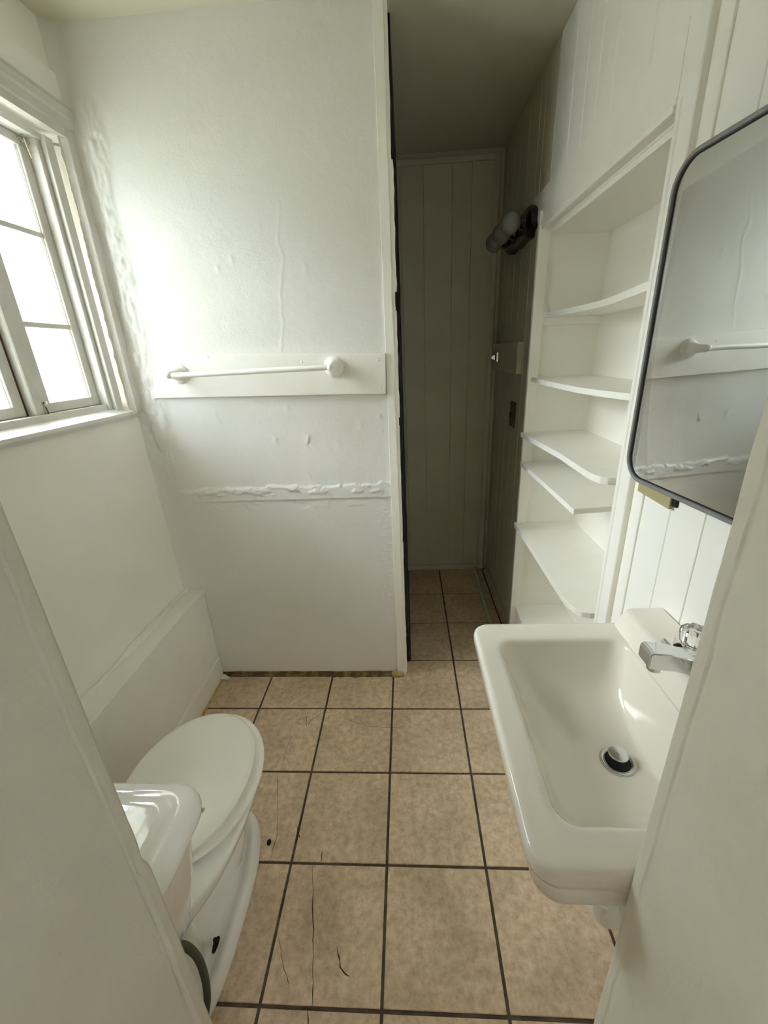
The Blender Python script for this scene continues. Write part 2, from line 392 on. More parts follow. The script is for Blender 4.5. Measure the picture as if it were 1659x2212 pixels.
# corner trim at the free end of the back wall
nz2 = 420; zz = np.linspace(.004, ZC, nz2)
lean = (zz-.02)*.0035
def edge(s, a): return a*vn(zz*9, zz*0, s)+a*.5*vn(zz*40, zz*0, s+1)
xa = .632+lean*1.2; xb = .675+lean+edge(2, .004)
front = YB-.009
prof = []
for k, (px, py) in enumerate(((xa, 0*zz+YB-.001), (xa+.0015, 0*zz+front), (xb-.012, 0*zz+front-.0006), (xb-.010, 0*zz+front+.0025+edge(1, .002)), (xb-.001, 0*zz+front+.003), (xb, 0*zz+front+.006), (xb-.001, 0*zz+YB+.088))):
    prof.append((px, py))
X2 = np.array([p[0] for p in prof]).T; Y2 = np.array([p[1] for p in prof]).T; Z2 = np.repeat(zz[:, None], len(prof), 1)
t = struct('trim_1', gridmesh('trim', X2, Y2, Z2), 'paint', 'flaking white corner trim down the free end of the back wall')
for p in t.data.polygons: p.use_smooth = False
# ragged paint flakes along the corner edge
for (z0, z1, off) in ((.02, .30, .006), (.30, .72, .004), (.75, 1.22, .003), (1.25, 1.62, .005), (1.68, 2.05, .008)):
    bm = bmesh.new(); n = 14; L_ = []
    for i in range(n+1):
        zc = z0+(z1-z0)*i/n; xe = .6745+.0035*zc
        L_.append((bm.verts.new((xe-.012, front+.0022, zc)), bm.verts.new((xe+off*random.uniform(.5, 1), front+.004, zc)), bm.verts.new((xe+off*.4, front+.03, zc))))
    for a, b in zip(L_, L_[1:]):
        bm.faces.new((a[0], a[1], b[1], b[0])); bm.faces.new((a[1], a[2], b[2], b[1]))
    obj('paint_flake', bm, 'paint', t)

# wooden backing board of the towel bar
def slab(bm, c, y0, y1, bev=.0015):
    """c: four (x,z) corners"""
    prism(bm, c, 'y', y0, y1, bev); return bm
bm = slab(bmesh.new(), [(-.262, 1.362), (.634, 1.342), (.639, 1.484), (-.225, 1.519)], YB-.017, YB+.002)
bd = obj('mounting_board', bm, 'paint')
tag(bd, 'white painted board screwed across the back wall, carrying the white towel bar', 'board')
for (a, b) in ((-.235, 1.378), (.612, 1.462), (.616, 1.36), (-.02, 1.50), (.33, 1.467)):
    bm = bmesh.new(); sphere(bm, (a, YB-.017, b), .005, (1, .35, 1), 10, 6); obj('screw_head', bm, 'paint', bd, True)
# towel bar
tb = thing('towel_bar', 'white towel bar with round flanges on the board across the back wall', 'towel bar', (.155, YB-.017, 1.445))
yw = YB-.017
obj('bar', tube(bmesh.new(), [(-.135, .112, 1.443), (.452, .112, 1.446)], .0095, 16), 'paint', tb, True)
for xx, zf in ((-.139, 1.4465), (.448, 1.4455)):
    bm = bmesh.new(); lathe(bm, [(.0003, .036), (.004, .0365), (.008, .034), (.012, .028), (.014, .026)], (xx, yw, zf), (0, -1, 0), 32)
    obj('flange', bm, 'paint', tb, True)
    bm = bmesh.new(); lathe(bm, [(.010, .026), (.022, .0225), (.04, .0165), (.060, .0145), (.080, .0135), (.089, .0105), (.093, .006), (.094, .001)], (xx, yw, zf), (0, -1, 0), 28)
    obj('post', bm, 'paint', tb, True)

# ------------------------------------------------------------------ left wall with window
YW0, YW1, ZW0, ZW1 = -.53, .152, 1.325, 2.155
wl = bmesh.new(); t0 = XL-.14
box(wl, t0, XL, -1.60, YB+.09, 0, ZW0); box(wl, t0, XL, -1.60, YB+.09, ZW1, ZC)
box(wl, t0, XL, -1.60, YW0, ZW0, ZW1); box(wl, t0, XL, YW1, YB+.09, ZW0, ZW1)
wl = struct('wall_left', wl, 'wall')
# header board above the casing
bm = B(XL-.002, XL+.008, -.70, YB-.02, 2.236, 2.318, bev=.002); obj('header_board', bm, 'paint', wl)
win = bpy.data.objects.new('window_1', None); COL.objects.link(win); win['kind'] = 'structure'
win['label'] = 'white painted timber window with two three-pane sashes in the left wall'
# casing: side, head (stepped moulding)
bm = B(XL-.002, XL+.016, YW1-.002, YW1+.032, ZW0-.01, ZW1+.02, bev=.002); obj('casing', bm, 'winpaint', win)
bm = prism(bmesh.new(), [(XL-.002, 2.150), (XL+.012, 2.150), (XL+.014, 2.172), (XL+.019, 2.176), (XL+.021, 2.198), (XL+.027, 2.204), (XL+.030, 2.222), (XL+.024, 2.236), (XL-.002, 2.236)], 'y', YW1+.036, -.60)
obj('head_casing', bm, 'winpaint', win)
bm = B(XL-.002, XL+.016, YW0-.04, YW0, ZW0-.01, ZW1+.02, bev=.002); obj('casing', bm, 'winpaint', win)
# jambs, stepped stops
bm = bmesh.new()
box(bm, XL-.13, XL-.020, .096, .131, ZW0, ZW1-.015, bev=.0015); box(bm, XL-.13, XL-.036, .079, .097, ZW0, ZW1-.015, bev=.0015); obj('jamb', bm, 'winpaint', win)
bm = bmesh.new(); box(bm, XL-.13, XL-.045, YW0, YW0+.03, ZW0, ZW1, bev=.001); obj('jamb', bm, 'winpaint', win)
bm = bmesh.new(); box(bm, XL-.13, XL-.030, YW0+.03, .131, 2.126, ZW1-.013, bev=.001); obj('head_jamb', bm, 'winpaint', win)
bm = prism(bmesh.new(), [(XL-.13, 1.30), (XL+.012, 1.30), (XL+.014, 1.312), (XL+.010, 1.322), (XL-.04, 1.338), (XL-.045, 1.357), (XL-.13, 1.357)], 'y', YW0-.05, .172)
obj('window_sill', bm, 'winpaint', win)
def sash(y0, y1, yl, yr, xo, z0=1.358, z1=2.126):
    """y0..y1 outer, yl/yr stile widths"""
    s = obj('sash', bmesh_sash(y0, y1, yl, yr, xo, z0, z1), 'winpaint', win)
    gy0, gy1, gz0, gz1 = y0+yl, y1-yr, z0+.03, z1-.026
    xg = xo-.012
    hh = [gz0, 1.612, 1.872, gz1]
    for a, b in zip(hh, hh[1:]):
        obj('pane', B(xg-.0035, xg, gy0-.004, gy1+.004, a, b), 'glass', s)
    for zc in hh[1:3]:
        obj('glazing_bar', B(xg-.008, xg+.008, gy0-.002, gy1+.002, zc-.008, zc+.008, bev=.003, seg=2), 'winpaint', s)
    # glazing beads
    for yy, sg in ((gy1, -1), (gy0, 1)):
        for k in range(2):
            a, b = sorted((yy+sg*.0035*k, yy+sg*(.0035*k+.0025)))
            obj('bead', B(xg, xg+.006-.0025*k, a, b, gz0, gz1, bev=.0008), 'winpaint', s)
    return s
def bmesh_sash(y0, y1, yl, yr, xo, z0, z1):
    bm = bmesh.new(); xi = xo-.032
    box(bm, xi, xo, y0, y0+yl, z0, z1, bev=.002); box(bm, xi, xo, y1-yr, y1, z0, z1, bev=.002)
    box(bm, xi, xo-.0005, y0+yl-.002, y1-yr+.002, z0, z0+.03, bev=.002); box(bm, xi, xo-.0005, y0+yl-.002, y1-yr+.002, z1-.026, z1, bev=.002)
    return bm
s1 = sash(-.176, .080, .040, .034, XL-.068)
s2 = sash(-.498, -.216, .035, .036, XL-.082)
obj('meeting_strip', B(XL-.10, XL-.060, -.207, -.180, 1.355, 2.126, bev=.003), 'winpaint', win)
obj('rusty_gap', B(XL-.11, XL-.086, -.218, -.205, 1.355, 2.126), 'rust', win)
bm = bmesh.new(); lathe(bm, [(0, .006), (.004, .0065), (.006, .004), (.007, .001)], (XL-.068, -.158, 1.388), (1, 0, 0), 14); obj('screw', bm, 'dullchrome', s1, True)
obj('nail', tube(bmesh.new(), [(XL-.066, -.160, 1.378), (XL-.064, -.157, 1.350)], .0014, 8), 'dark', s1)
bm = bmesh.new()
for i in range(26):
    c = Vector((XL-.055+random.uniform(-.012, .01), .052+random.uniform(-.02, .018), 2.105+random.uniform(-.025, .018)))
    d = Vector((random.uniform(-1, 1), random.uniform(-1, 1), random.uniform(-1.4, .6)))*random.uniform(.003, .009)
    tube(bm, [c, c+d*.6, c+d], random.uniform(.0005, .0014), 5)
o = obj('cobweb_dust', bm, 'web', win); o['kind'] = 'stuff'
obj('cobweb_twig', tube(bmesh.new(), [(XL-.050, .052, 2.115), (XL-.046, .056, 2.07)], .002, 7), 'wood_edge', win)
obj('peg', tube(bmesh.new(), [(XL-.044, .132, 2.135), (XL-.010, .140, 2.128)], .004, 8), 'winpaint', win)
obj('peg_hole_shade', tube(bmesh.new(), [(XL-.053, .095, 1.985), (XL-.050, .097, 1.975)], .003, 8), 'dark', win)  # black plug, the shade inside the hole put in as colour

# outside ground, seen only past the glass
struct('ground', B(-14, -.6, -8, 8, -.5, -.4), 'ground')
struct('wall_added_outside', B(-3.4, -3.2, -6, 6, -.4, 2.3), 'stucco', 'pale stucco wall added outside the window to cut low sky light')  # added wall, screens the sky near the horizon

# boxed ledge along the left wall
ledge = bmesh.new(); box(ledge, XL-.001, -.243, YF-.02, YB-.005, .488, .508, bev=.002)
ledge = struct('trim_2', ledge, 'paint', 'white shelf-like ledge board on top of the boxing on the left wall')
obj('front_panel', B(XL, -.252, YF-.02, YB-.004, 0, .489), 'paint', ledge)
# rough caulk along the ledge back
ny = 260; yv = np.linspace(YF, YB-.01, ny); tv = np.linspace(0, 1, 9); YV, TV = np.meshgrid(yv, tv, indexing='ij')
rr_ = .010+.010*(vn(YV*9, YV*0, 1)+.5)+.006*vn(YV*50, TV*4, 2)
ang = TV*math.pi/2
cm = gridmesh('caulk', XL+rr_*np.sin(ang)*1.3+.001, YV, .508+rr_*np.cos(ang)*.9)
obj('caulk', cm, 'wall', ledge)
base = struct('baseboard_left', prism(bmesh.new(), [(-.253, -.003), (-.2445, -.003), (-.2445, .105), (-.248, .114), (-.253, .116)], 'y', YF-.02, YB-.012), 'paint', 'low white baseboard under the boxed ledge behind the toilet')
rr_ = .006+.011*(vn(YV*11, YV*0+1, 3)+.5)+.004*vn(YV*60, TV*4, 4)
cm = gridmesh('caulk2', -.245+rr_*np.sin(ang), YV, -.003+1.3*rr_*np.cos(ang))
o = obj('dirty_filler', cm, 'foam', base); o['label'] = 'brown and yellow filler along the tile edge'
# corner plaster of left wall below window
ny = 40; yv = np.linspace(0, 1, 12); zv = np.linspace(.5, ZW0-.02, 120); ZV, TV = np.meshgrid(zv, yv, indexing='ij')
r_ = .022+.016*(vn(ZV*5, ZV*0, 2)+.5); a_ = TV*math.pi/2
cm = gridmesh('cove', XL+r_*(1-np.sin(a_))+.0005*fbm(ZV*40, TV*9, 1), YB-r_*(1-np.cos(a_))-.001, ZV)
obj('corner_plaster', cm, 'wall', wl)

# ------------------------------------------------------------------ right wall, planked
wr = struct('wall_right', B(XR+.008, XR+.06, YF-.6, -.405, 0, ZC), 'panel')
obj('wall_core', B(XR+.008, XR+.06, .45, YE+.1, 0, ZC), 'panel', wr)
obj('wall_core', B(XR+.008, XR+.06, -.41, .46, 1.88, ZC), 'panel', wr)
def planks(ylist, z0, z1, m_='panel', g=.0022, bv=.003):
    for a, b in zip(ylist, ylist[1:]):
        obj('plank', B(XR-.0005*random.random(), XR+.009, a+g, b-g, z0, z1, bev=bv), m_, wr)
planks([-1.105, -1.0, -.905, -.785, -.682, -.583, -.44], .002, ZC-.002, 'panel', .0010, .0014)
planks([-.40, -.21, -.022, .076, .171, .285, .44], 2.0, ZC-.002)
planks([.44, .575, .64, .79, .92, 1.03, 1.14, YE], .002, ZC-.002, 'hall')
# hall end wall
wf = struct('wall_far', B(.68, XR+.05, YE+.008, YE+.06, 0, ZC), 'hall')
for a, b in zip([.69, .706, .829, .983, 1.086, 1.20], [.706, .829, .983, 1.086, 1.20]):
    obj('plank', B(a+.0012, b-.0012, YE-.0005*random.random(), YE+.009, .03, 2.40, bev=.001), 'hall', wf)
struct('trim_3', B(.69, 1.205, YE-.016, YE+.001, 2.385, 2.412, bev=.003), 'hall', 'painted trim strip along the top of the hall end panelling')
struct('trim_4', prism(bmesh.new(), [(1.195, YE+.001), (1.195, YE-.008), (1.205, YE-.018), (1.222, YE-.02), (1.232, YE-.010), (1.236, YE+.001)], 'z', .02, 2.412), 'hall', 'vertical corner trim where the hall end panelling meets the right wall')
struct('baseboard_far', B(.69, 1.225, YE-.014, YE+.001, 0, .042, bev=.003), 'hall', 'low painted baseboard at the hall end')
struct('wall_hall', B(.64, .690, YB+.088, YE+.01, 0, ZC), 'brown', 'left side wall of the hall passage with its shade painted near black')  # shade of the passage painted into this wall's colour
struct('baseboard_right', B(XR-.013, XR, .56, YE-.02, 0, .045, bev=.003), 'hall', 'low painted baseboard along the right side of the hall')
# end of right jamb wall to ceiling etc
# ------------------------------------------------------------------ built-in shelf niche
nb = thing('built_in_shelves', 'white painted built-in shelf niche with five shelves in the right wall', 'shelves', (1.36, .02, 0))
X1 = 1.488
obj('back_panel', B(X1, X1+.02, -.42, .465, .2, 1.90), 'wall', nb)
obj('side_panel', B(XR-.012, X1+.01, .444, .462, 0, 1.90), 'wall', nb)
obj('side_panel', B(XR+.006, X1+.01, -.425, -.398, 0, 1.90), 'wall', nb)
obj('top_panel', B(XR+.0115, X1+.01, -.41, .45, 1.866, 1.889), 'wall', nb)
bm = prism(bmesh.new(), [(-.378, 1.886), (-.378, 2.022), (.585, 2.022), (.50, 1.915), (.47, 1.886)], 'x', XR-.016, XR+.0135, .0015); obj('header_board', bm, 'paint', nb)
obj('bead', B(XR-.022, XR-.010, -.378, .47, 1.884, 1.898, bev=.003, seg=2), 'paint', nb)
obj('bead', B(XR-.019, XR-.012, -.378, .475, 1.903, 1.909, bev=.002), 'paint', nb)
# near post board, floor to ceiling
obj('post', B(XR-.016, XR+.012, -.440, -.378, 0, ZC-.001, bev=.002), 'paint', nb)
obj('post_bead', B(XR-.0185, XR-.012, -.398, -.386, 0, 1.90, bev=.002), 'paint', nb)
obj('edge_strip', B(XR-.005, XR+.006, -.486, -.455, 0, ZC-.001, bev=.0015), 'paint', nb)
obj('edge_strip', B(XR-.002, XR+.006, -.456, -.439, 0, ZC-.001), 'paint', nb)
# far post: jamb board and narrow mouldings
obj('post', B(XR-.030, XR+.012, .430, .447, 0, 1.90, bev=.0015), 'paint', nb)
obj('post_moulding', B(XR-.024, XR+.005, .447, .475, .99, 1.95, bev=.003), 'paint', nb)
obj('post_moulding', B(XR-.018, XR+.005, .475, .50, 0, 1.96, bev=.003), 'hall', nb)
obj('post_moulding', B(XR-.010, XR+.005, .50, .56, 0, 1.99, bev=.003), 'hall', nb)
for nm, zt, th, path in (
        ('shelf', 1.604, .019, [(1.235, .440), (1.262, .430), (1.285, .36), (1.305, .25), (1.316, .13), (1.314, .03), (1.300, -.08), (1.279, -.18), (1.246, -.36), (1.238, -.378)]),
        ('shelf', 1.360, .017, [(1.232, .440), (1.231, .35), (1.227, .20), (1.226, .05), (1.231, -.09), (1.247, -.21), (1.268, -.29), (1.285, -.378)]),
        ('shelf', 1.130, .020, [(1.208, .440), (1.212, .40), (1.226, .22), (1.238, .03), (1.238, -.20), (1.241, -.235), (1.250, -.262), (1.266, -.274), (1.30, -.276)]),
        ('shelf', 1.000, .018, [(1.214, .431), (1.215, .33), (1.220, .12), (1.222, -.165), (1.226, -.172), (1.40, -.150)]),
        ('shelf', .702, .020, [(1.207, .440), (1.209, .40), (1.211, .1), (1.211, -.19), (1.215, -.24), (1.224, -.272), (1.240, -.292), (1.262, -.300), (1.30, -.300)])):
    pts = list(path)
    if zt == 1.0: pts += [(X1+.005, -.150), (X1+.005, .446)]
    else: pts += [(1.30, -.400), (X1+.005, -.400), (X1+.005, .446)] if zt in (1.130, .702) else [(1.26, -.400), (X1+.005, -.400), (X1+.005, .446)]
    if zt in (1.130, .702): pts[-3] = (1.318, -.400)
    pts += [(1.262, .446)]
    bm = prism(bmesh.new(), pts, 'z', zt-th, zt, .0012)
    obj(nm, bm, 'paint', nb)
obj('cleat', B(1.262, X1, .428, .446, 1.555, 1.585, bev=.002), 'paint', nb)
obj('cleat', B(1.222, 1.262, .415, .432, .968, .982, bev=.002), 'paint', nb)
obj('cleat', B(1.262, X1, .432, .446, 1.328, 1.343, bev=.002), 'paint', nb)
obj('bottom_board', B(1.240, X1+.005, -.40, .446, .212, .235, bev=.0015), 'paint', nb)
obj('kick_panel', B(1.246, 1.262, -.40, .432, .0, .212), 'paint', nb)

# ------------------------------------------------------------------ doorway walls in the foreground
def jamb(name, x0, sgn, xout, seed, mat_, step):
    ny, nz_ = 70, 560
    y = np.concatenate([np.linspace(YF, YF-.03, 22), np.linspace(YF-.034, YF-.50, ny-22)]); z = np.linspace(0, ZC, nz_)
    Y, Z = np.meshgrid(y, z, indexing='ij')
    h = .0016*fbm(Y*6, Z*4, seed, 3)+.0003*fbm(Y*50, Z*40, seed+1, 3)
    e = YF-.0195+.004*vn(Z*5, Z*0, seed)+.0025*vn(Z*26, Z*0, seed+2)
    # corner strip is proud of the plaster face, with a torn ridge
    h = h+.0011*ss(Y, e-.0005, e+.0005)+.0026*np.exp(-((Y-e)/.0010)**2)*np.clip(vn(Z*26, Z*0, seed+3)+.22, 0, 1)-.0034*np.exp(-((Y-e+.0020)/.0010)**2)*np.clip(vn(Z*9, Z*0, seed+4)+.12, 0, 1)+.0009*np.clip(fbm(Y*120, Z*60, seed+2, 3)-.05, 0, 1)*(1-ss(Y, YF-.055, YF-.035))*0+.0012*np.clip(fbm(Y*90, Z*34, seed+2, 3)-.1, 0, 1)*ss(Y, YF-.05, YF-.03)
    h = h-.0035*ss(Y, YF-.005, YF)
    if step: h = h+.0045*(1-ss(Z, .900, .912))*ss(Y, e-.002, e+.001)-.002*np.exp(-((Z-.915)/.012)**2)*ss(Y, e-.001, e+.001)
    for k in range(26):
        a = YF-.05-RNG.rand()*.2; b = .3+RNG.rand()*1.5; r = .002+RNG.rand()*.003
        h = h+.0016*(1 if RNG.rand() > .4 else -1)*np.exp(-(((Y-a)/r)**2+((Z-b)/(r*1.6))**2))
    me = gridmesh(name, x0+sgn*h, Y, Z)
    o = struct(name, me, mat_)
    a, b = sorted((xout, x0-sgn*.004))
    obj('wall_core', B(a, b, YF-.50, YF-.001, 0, ZC), mat_, o)
    return o
jl = jamb('wall_front_left', .3695, 1, XL-.1, 2, 'jamb_shade', True)
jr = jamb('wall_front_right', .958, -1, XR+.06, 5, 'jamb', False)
struct('wall_front_header', B(.36, .97, YF-.5, YF-.001, 2.06, ZC), 'jamb', 'wall above the doorway the picture is taken from')
# room behind the viewer
rb = bmesh.new()
box(rb, -.76, -.70, -3.7, -1.6, 0, ZC)
struct('wall_rear_left', rb, 'wall')
struct('wall_rear', B(-.76, 1.96, -3.76, -3.7, 0, ZC), 'wall')
struct('wall_rear_right', B(1.90, 1.96, -3.7, -1.6, 0, ZC), 'wall')
struct('wall_rear_front', B(1.25, 1.96, -1.62, -1.58, 0, ZC), 'wall')
struct('wall_rear_front_left', B(-.76, XL-.1, -1.62, -1.58, 0, ZC), 'wall')

# ------------------------------------------------------------------ toilet
TX = .093
def egg(hw, yf, yc, yb, z, n=72, ef=2.0, eb=2.6, bump=0):
    pts = []
    for i in range(n):
        t = 2*math.pi*i/n; c, s = math.cos(t), math.sin(t)
        e = ef if s >= 0 else eb
        X_ = hw*math.copysign(abs(c)**(2/e), c); Y_ = (yf-yc if s >= 0 else yc-yb)*math.copysign(abs(s)**(2/e), s)
        if bump:
            X_ += math.copysign(1, c)*(1.1*bump*math.exp(-((Y_+.175)/.05)**2)+1.9*bump*math.exp(-((Y_-.10)/.075)**2))*min(1, abs(c)*3)
        pts.append((TX+X_, yc+Y_, z))
    return pts
wc = thing('toilet', 'white porcelain toilet with closed seat lid beside the left wall', 'toilet', (TX, -.75, 0))
S_ = [(.0, .122, -.455, -.72, -1.02, 2.3, 3.2, 0), (.008, .124, -.453, -.72, -1.02, 2.3, 3.2, 0), (.026, .121, -.458, -.72, -1.02, 2.3, 3.2, 0), (.040, .114, -.466, -.72, -1.015, 2.2, 3.2, 0), (.045, .105, -.475, -.72, -1.012, 2.2, 3.2, 0), (.041, .095, -.484, -.72, -1.01, 2.2, 3.2, 0),
      (.022, .080, -.495, -.72, -1.008, 2.1, 3, .0), (.016, .064, -.503, -.72, -1.006, 2.1, 3, .002), (.030, .048, -.512, -.71, -1.005, 2.0, 3, .012), (.085, .042, -.517, -.70, -1.0, 2.0, 3, .024), (.13, .034, -.532, -.70, -.995, 2.0, 2.8, .032), (.18, .032, -.542, -.70, -.99, 2.0, 2.6, .030),
      (.225, .044, -.538, -.69, -.985, 2.0, 2.6, .020), (.262, .084, -.515, -.67, -.98, 2.0, 2.6, .008), (.293, .116, -.485, -.66, -.975, 2, 2.6, 0), (.320, .146, -.458, -.655, -.97, 2, 2.6, 0),
      (.345, .166, -.440, -.65, -.965, 2, 2.6, 0), (.360, .173, -.434, -.65, -.962, 2, 2.6, 0), (.380, .178, -.430, -.65, -.96, 2, 2.6, 0), (.388, .177, -.431, -.65, -.958, 2, 2.6, 0), (.393, .170, -.438, -.65, -.952, 2, 2.6, 0)]
bowl = obj('bowl', loft(bmesh.new(), [egg(a[1], a[2], a[3], a[4], a[0], ef=a[5], eb=a[6], bump=a[7]) for a in S_]), 'toilet', wc, 'all')
md = bowl.modifiers.new('s', 'SUBSURF'); md.levels = 1; md.render_levels = 1
R_ = [(.3985, .162, -.438), (.3995, .180, -.420), (.4035, .187, -.413), (.4085, .187, -.413), (.413, .183, -.417), (.4155, .172, -.428)]
obj('seat', loft(bmesh.new(), [egg(h_, f_, -.635, -.858, z_, ef=2.0, eb=2.15) for z_, h_, f_ in R_]), 'seat', wc, True)
R_ = [(.4235, .140, -.466), (.4245, .158, -.448), (.429, .166, -.440), (.436, .167, -.438), (.441, .163, -.443), (.4435, .154, -.452), (.4450, .135, -.472), (.4455, .08, -.53)]
obj('lid', loft(bmesh.new(), [egg(h_, f_, -.640, -.862+(.167-h_)*.9, z_, ef=2.0, eb=2.1) for z_, h_, f_ in R_]), 'seat', wc, True)
for sx in (-1, 1):
    bm = bmesh.new(); box(bm, TX+sx*.075-.016, TX+sx*.075+.016, -.872, -.838, .392, .424, bev=.006, seg=3); obj('hinge', bm, 'seat', wc, True)
def tk(hw, y0, y1, z, r): return rr(TX-hw, TX+hw, y0, y1, r, z, 6)
obj('tank', loft(bmesh.new(), [tk(.105, -1.03, -.935, .372, .03), tk(.128, -1.05, -.912, .380, .035), tk(.140, -1.055, -.902, .41, .04), tk(.172, -1.06, -.894, .55, .04), tk(.200, -1.064, -.889, .70, .045)]), 'toilet', wc, True)
obj('tank_lid', loft(bmesh.new(), [tk(.205, -1.064, -.890, .695, .045), tk(.214, -1.070, -.880, .698, .052), tk(.220, -1.075, -.873, .706, .058), tk(.222, -1.077, -.871, .716, .060), tk(.219, -1.074, -.874, .727, .058),
      tk(.211, -1.067, -.882, .734, .053), tk(.198, -1.055, -.893, .7385, .045), tk(.190, -1.048, -.899, .7395, .040), tk(.182, -1.041, -.907, .7385, .034), tk(.176, -1.035, -.913, .7415, .030), tk(.170, -1.029, -.919, .744, .026), tk(.160, -1.02, -.93, .7445, .02), tk(.10, -.99, -.955, .7447, .01)]), 'toilet', wc, True)
bm = bmesh.new(); lathe(bm, [(0, .012), (.008, .012), (.012, .006)], (TX+.160, -.891, .665), (0, 1, 0), 14); tube(bm, [(TX+.160, -.879, .665), (TX+.176, -.877, .664), (TX+.196, -.880, .660)], [.004, .004, .005], 8)
obj('flush_lever', bm, 'chrome', wc, True)
bm = bmesh.new(); lathe(bm, [(0, .019), (.004, .018), (.006, .006), (.030, .0045), (.031, .001)], (.158, -.815, .016), (.1, 0, 1), 12); obj('floor_bolt', bm, 'dark', wc, True)
hose = obj('supply_hose', tube(bmesh.new(), [(.150, -1.005, .352), (.172, -.965, .362), (.200, -.942, .325), (.208, -.926, .24), (.209, -.928, .15), (.206, -.945, .08), (.200, -.99, .05), (.190, -1.05, .05), (.185, -1.099, .05)], .0085, 12, 6), 'hose', wc, True)
o = obj('floor_bolt_cap', sphere(bmesh.new(), (.222, -.556, .006), .009, (.8, 1, .8), 12, 8), 'dark', None, True)
tag(o, 'tiny black bolt cap lying on the tile beside the toilet foot', 'bolt cap')

# ------------------------------------------------------------------ sink
sk = thing('wall_sink', 'off-white rectangular wall-hung sink below the mirror', 'sink', (1.05, -.86, .80))
def rq(x0, x1, y0, y1, r, z): return rr(x0, x1, y0, y1, r, z, 7)
XW = XR-.001
rings = [rq(1.00, 1.15, -.95, -.79, .04, .752), rq(.93, 1.235, -1.03, -.70, .05, .785), rq(.885, XW, -1.065, -.660, .04, .812), rq(.868, XW, -1.084, -.640, .034, .818),
         rq(.860, XW, -1.091, -.632, .034, .822), rq(.8565, XW, -1.0945, -.628, .034, .830), rq(.8535, XW, -1.096, -.626, .034, .860), rq(.8525, XW, -1.0965, -.6255, .034, .864), rq(.847, XW, -1.0975, -.6235, .034, .868), rq(.844, XW, -1.1, -.6205, .034, .880), rq(.844, XW, -1.1, -.6205, .034, .896),
         rq(.8452, XW, -1.099, -.6215, .033, .901), rq(.848, XW, -1.0965, -.624, .031, .9042), rq(.853, XW, -1.092, -.629, .028, .9052), rq(.858, XW, -1.087, -.634, .027, .9052),
         rq(.880, 1.157, -1.060, -.668, .034, .9045), rq(.8855, 1.151, -1.0535, -.6745, .033, .9042), rq(.8895, 1.147, -1.049, -.679, .032, .9022), rq(.892, 1.1445, -1.046, -.6815, .032, .8985), rq(.894, 1.143, -1.043, -.684, .032, .892),
         rq(.905, 1.134, -1.028, -.697, .036, .862), rq(.918, 1.126, -1.012, -.712, .040, .836), rq(.932, 1.121, -.997, -.728, .042, .821), rq(.955, 1.114, -.975, -.752, .045, .809), rq(.990, 1.107, -.935, -.795, .042, .801), rq(1.030, 1.0955, -.905, -.841, .030, .7968), rq(1.039, 1.087, -.896, -.849, .0235, .795)]
bm = loft(bmesh.new(), rings, True, False)
o = obj('basin', bm, 'porc', sk, 'all'); o.data.set_sharp_from_angle(angle=math.radians(70))
bm = prism(bmesh.new(), [(1.1500, .880), (1.1505, .9045), (1.154, .910), (1.166, .936), (1.1725, .9435), (1.181, .9465), (XW-.004, .9465), (XW-.001, .944), (XW, .88)], 'y', -1.094, -.6265)
bmesh.ops.bevel(bm, geom=[e for e in bm.edges if abs(e.verts[0].co.y-e.verts[1].co.y) < 1e-5 and e.verts[0].co.z > .9 and e.verts[1].co.z > .9], offset=.004, segments=3, affect='EDGES')
obj('back_ledge', bm, 'porc', sk, True)
dc = (1.063, -.8725, .7955)
dr = obj('drain', lathe(bmesh.new(), [(-.03, .017), (-.004, .0185), (.0012, .021), (.0028, .0245), (.0022, .0285), (.0002, .030), (-.002, .030)], dc, (0, 0, 1), 32), 'dullchrome', sk, True)
# drain opening painted as a black disc for its shade, and stopper
obj('throat', lathe(bmesh.new(), [(-.001, .0190), (.0016, .0195)], dc, (0, 0, 1), 28), 'dark', dr, True)
obj('stopper', lathe(bmesh.new(), [(.000, .006), (.010, .006), (.011, .0155), (.0135, .0165), (.0155, .015), (.016, .001)], (dc[0]+.001, dc[1]+.004, dc[2]), (0, 0, 1), 28), 'dullchrome', dr, True)
# faucet
fy = -.850
bm = bmesh.new(); prism(bm, [(1.176, fy-.105), (1.236, fy-.105), (1.236, fy+.105), (1.176, fy+.105)], 'z', .945, .963, .004)
fc = obj('faucet', bm, 'chrome', sk, True)
b2 = bmesh.new()
prism(b2, [(1.083, .996), (1.083, 1.0195), (1.088, 1.0235), (1.115, 1.0205), (1.16, 1.006), (1.20, .992), (1.222, .985), (1.222, .962), (1.186, .962), (1.168, .972), (1.15, .984), (1.128, .990), (1.102, .992), (1.088, .992)], 'y', fy-.0165, fy+.0165, .0018)
obj('spout', b2, 'chrome', fc, True)
obj('aerator', lathe(bmesh.new(), [(0, .0115), (.012, .0115), (.014, .010), (.014, .006)], (1.103, fy, .993), (0, 0, -1), 20), 'dullchrome', fc, True)
for dy in (.055, -.055):
    obj('handle_collar', lathe(bmesh.new(), [(0, .026), (.010, .026), (.016, .020), (.020, .012)], (1.197, fy+dy, .962), (0, 0, 1), 24), 'chrome', fc, True)
    bm = bmesh.new(); n = 24; rg = []
    for zz_, rad in ((.980, .012), (.984, .018), (.998, .0205), (1.006, .021), (1.013, .0195), (1.018, .015), (1.018, .008)):
        rg.append([(1.197+rad*(1+(.09 if k % 4 < 2 else -.05))*math.cos(2*math.pi*k/n), fy+dy+rad*(1+(.09 if k % 4 < 2 else -.05))*math.sin(2*math.pi*k/n), zz_) for k in range(n)])
    loft(bm, rg); obj('knob', bm, 'acryl', fc)
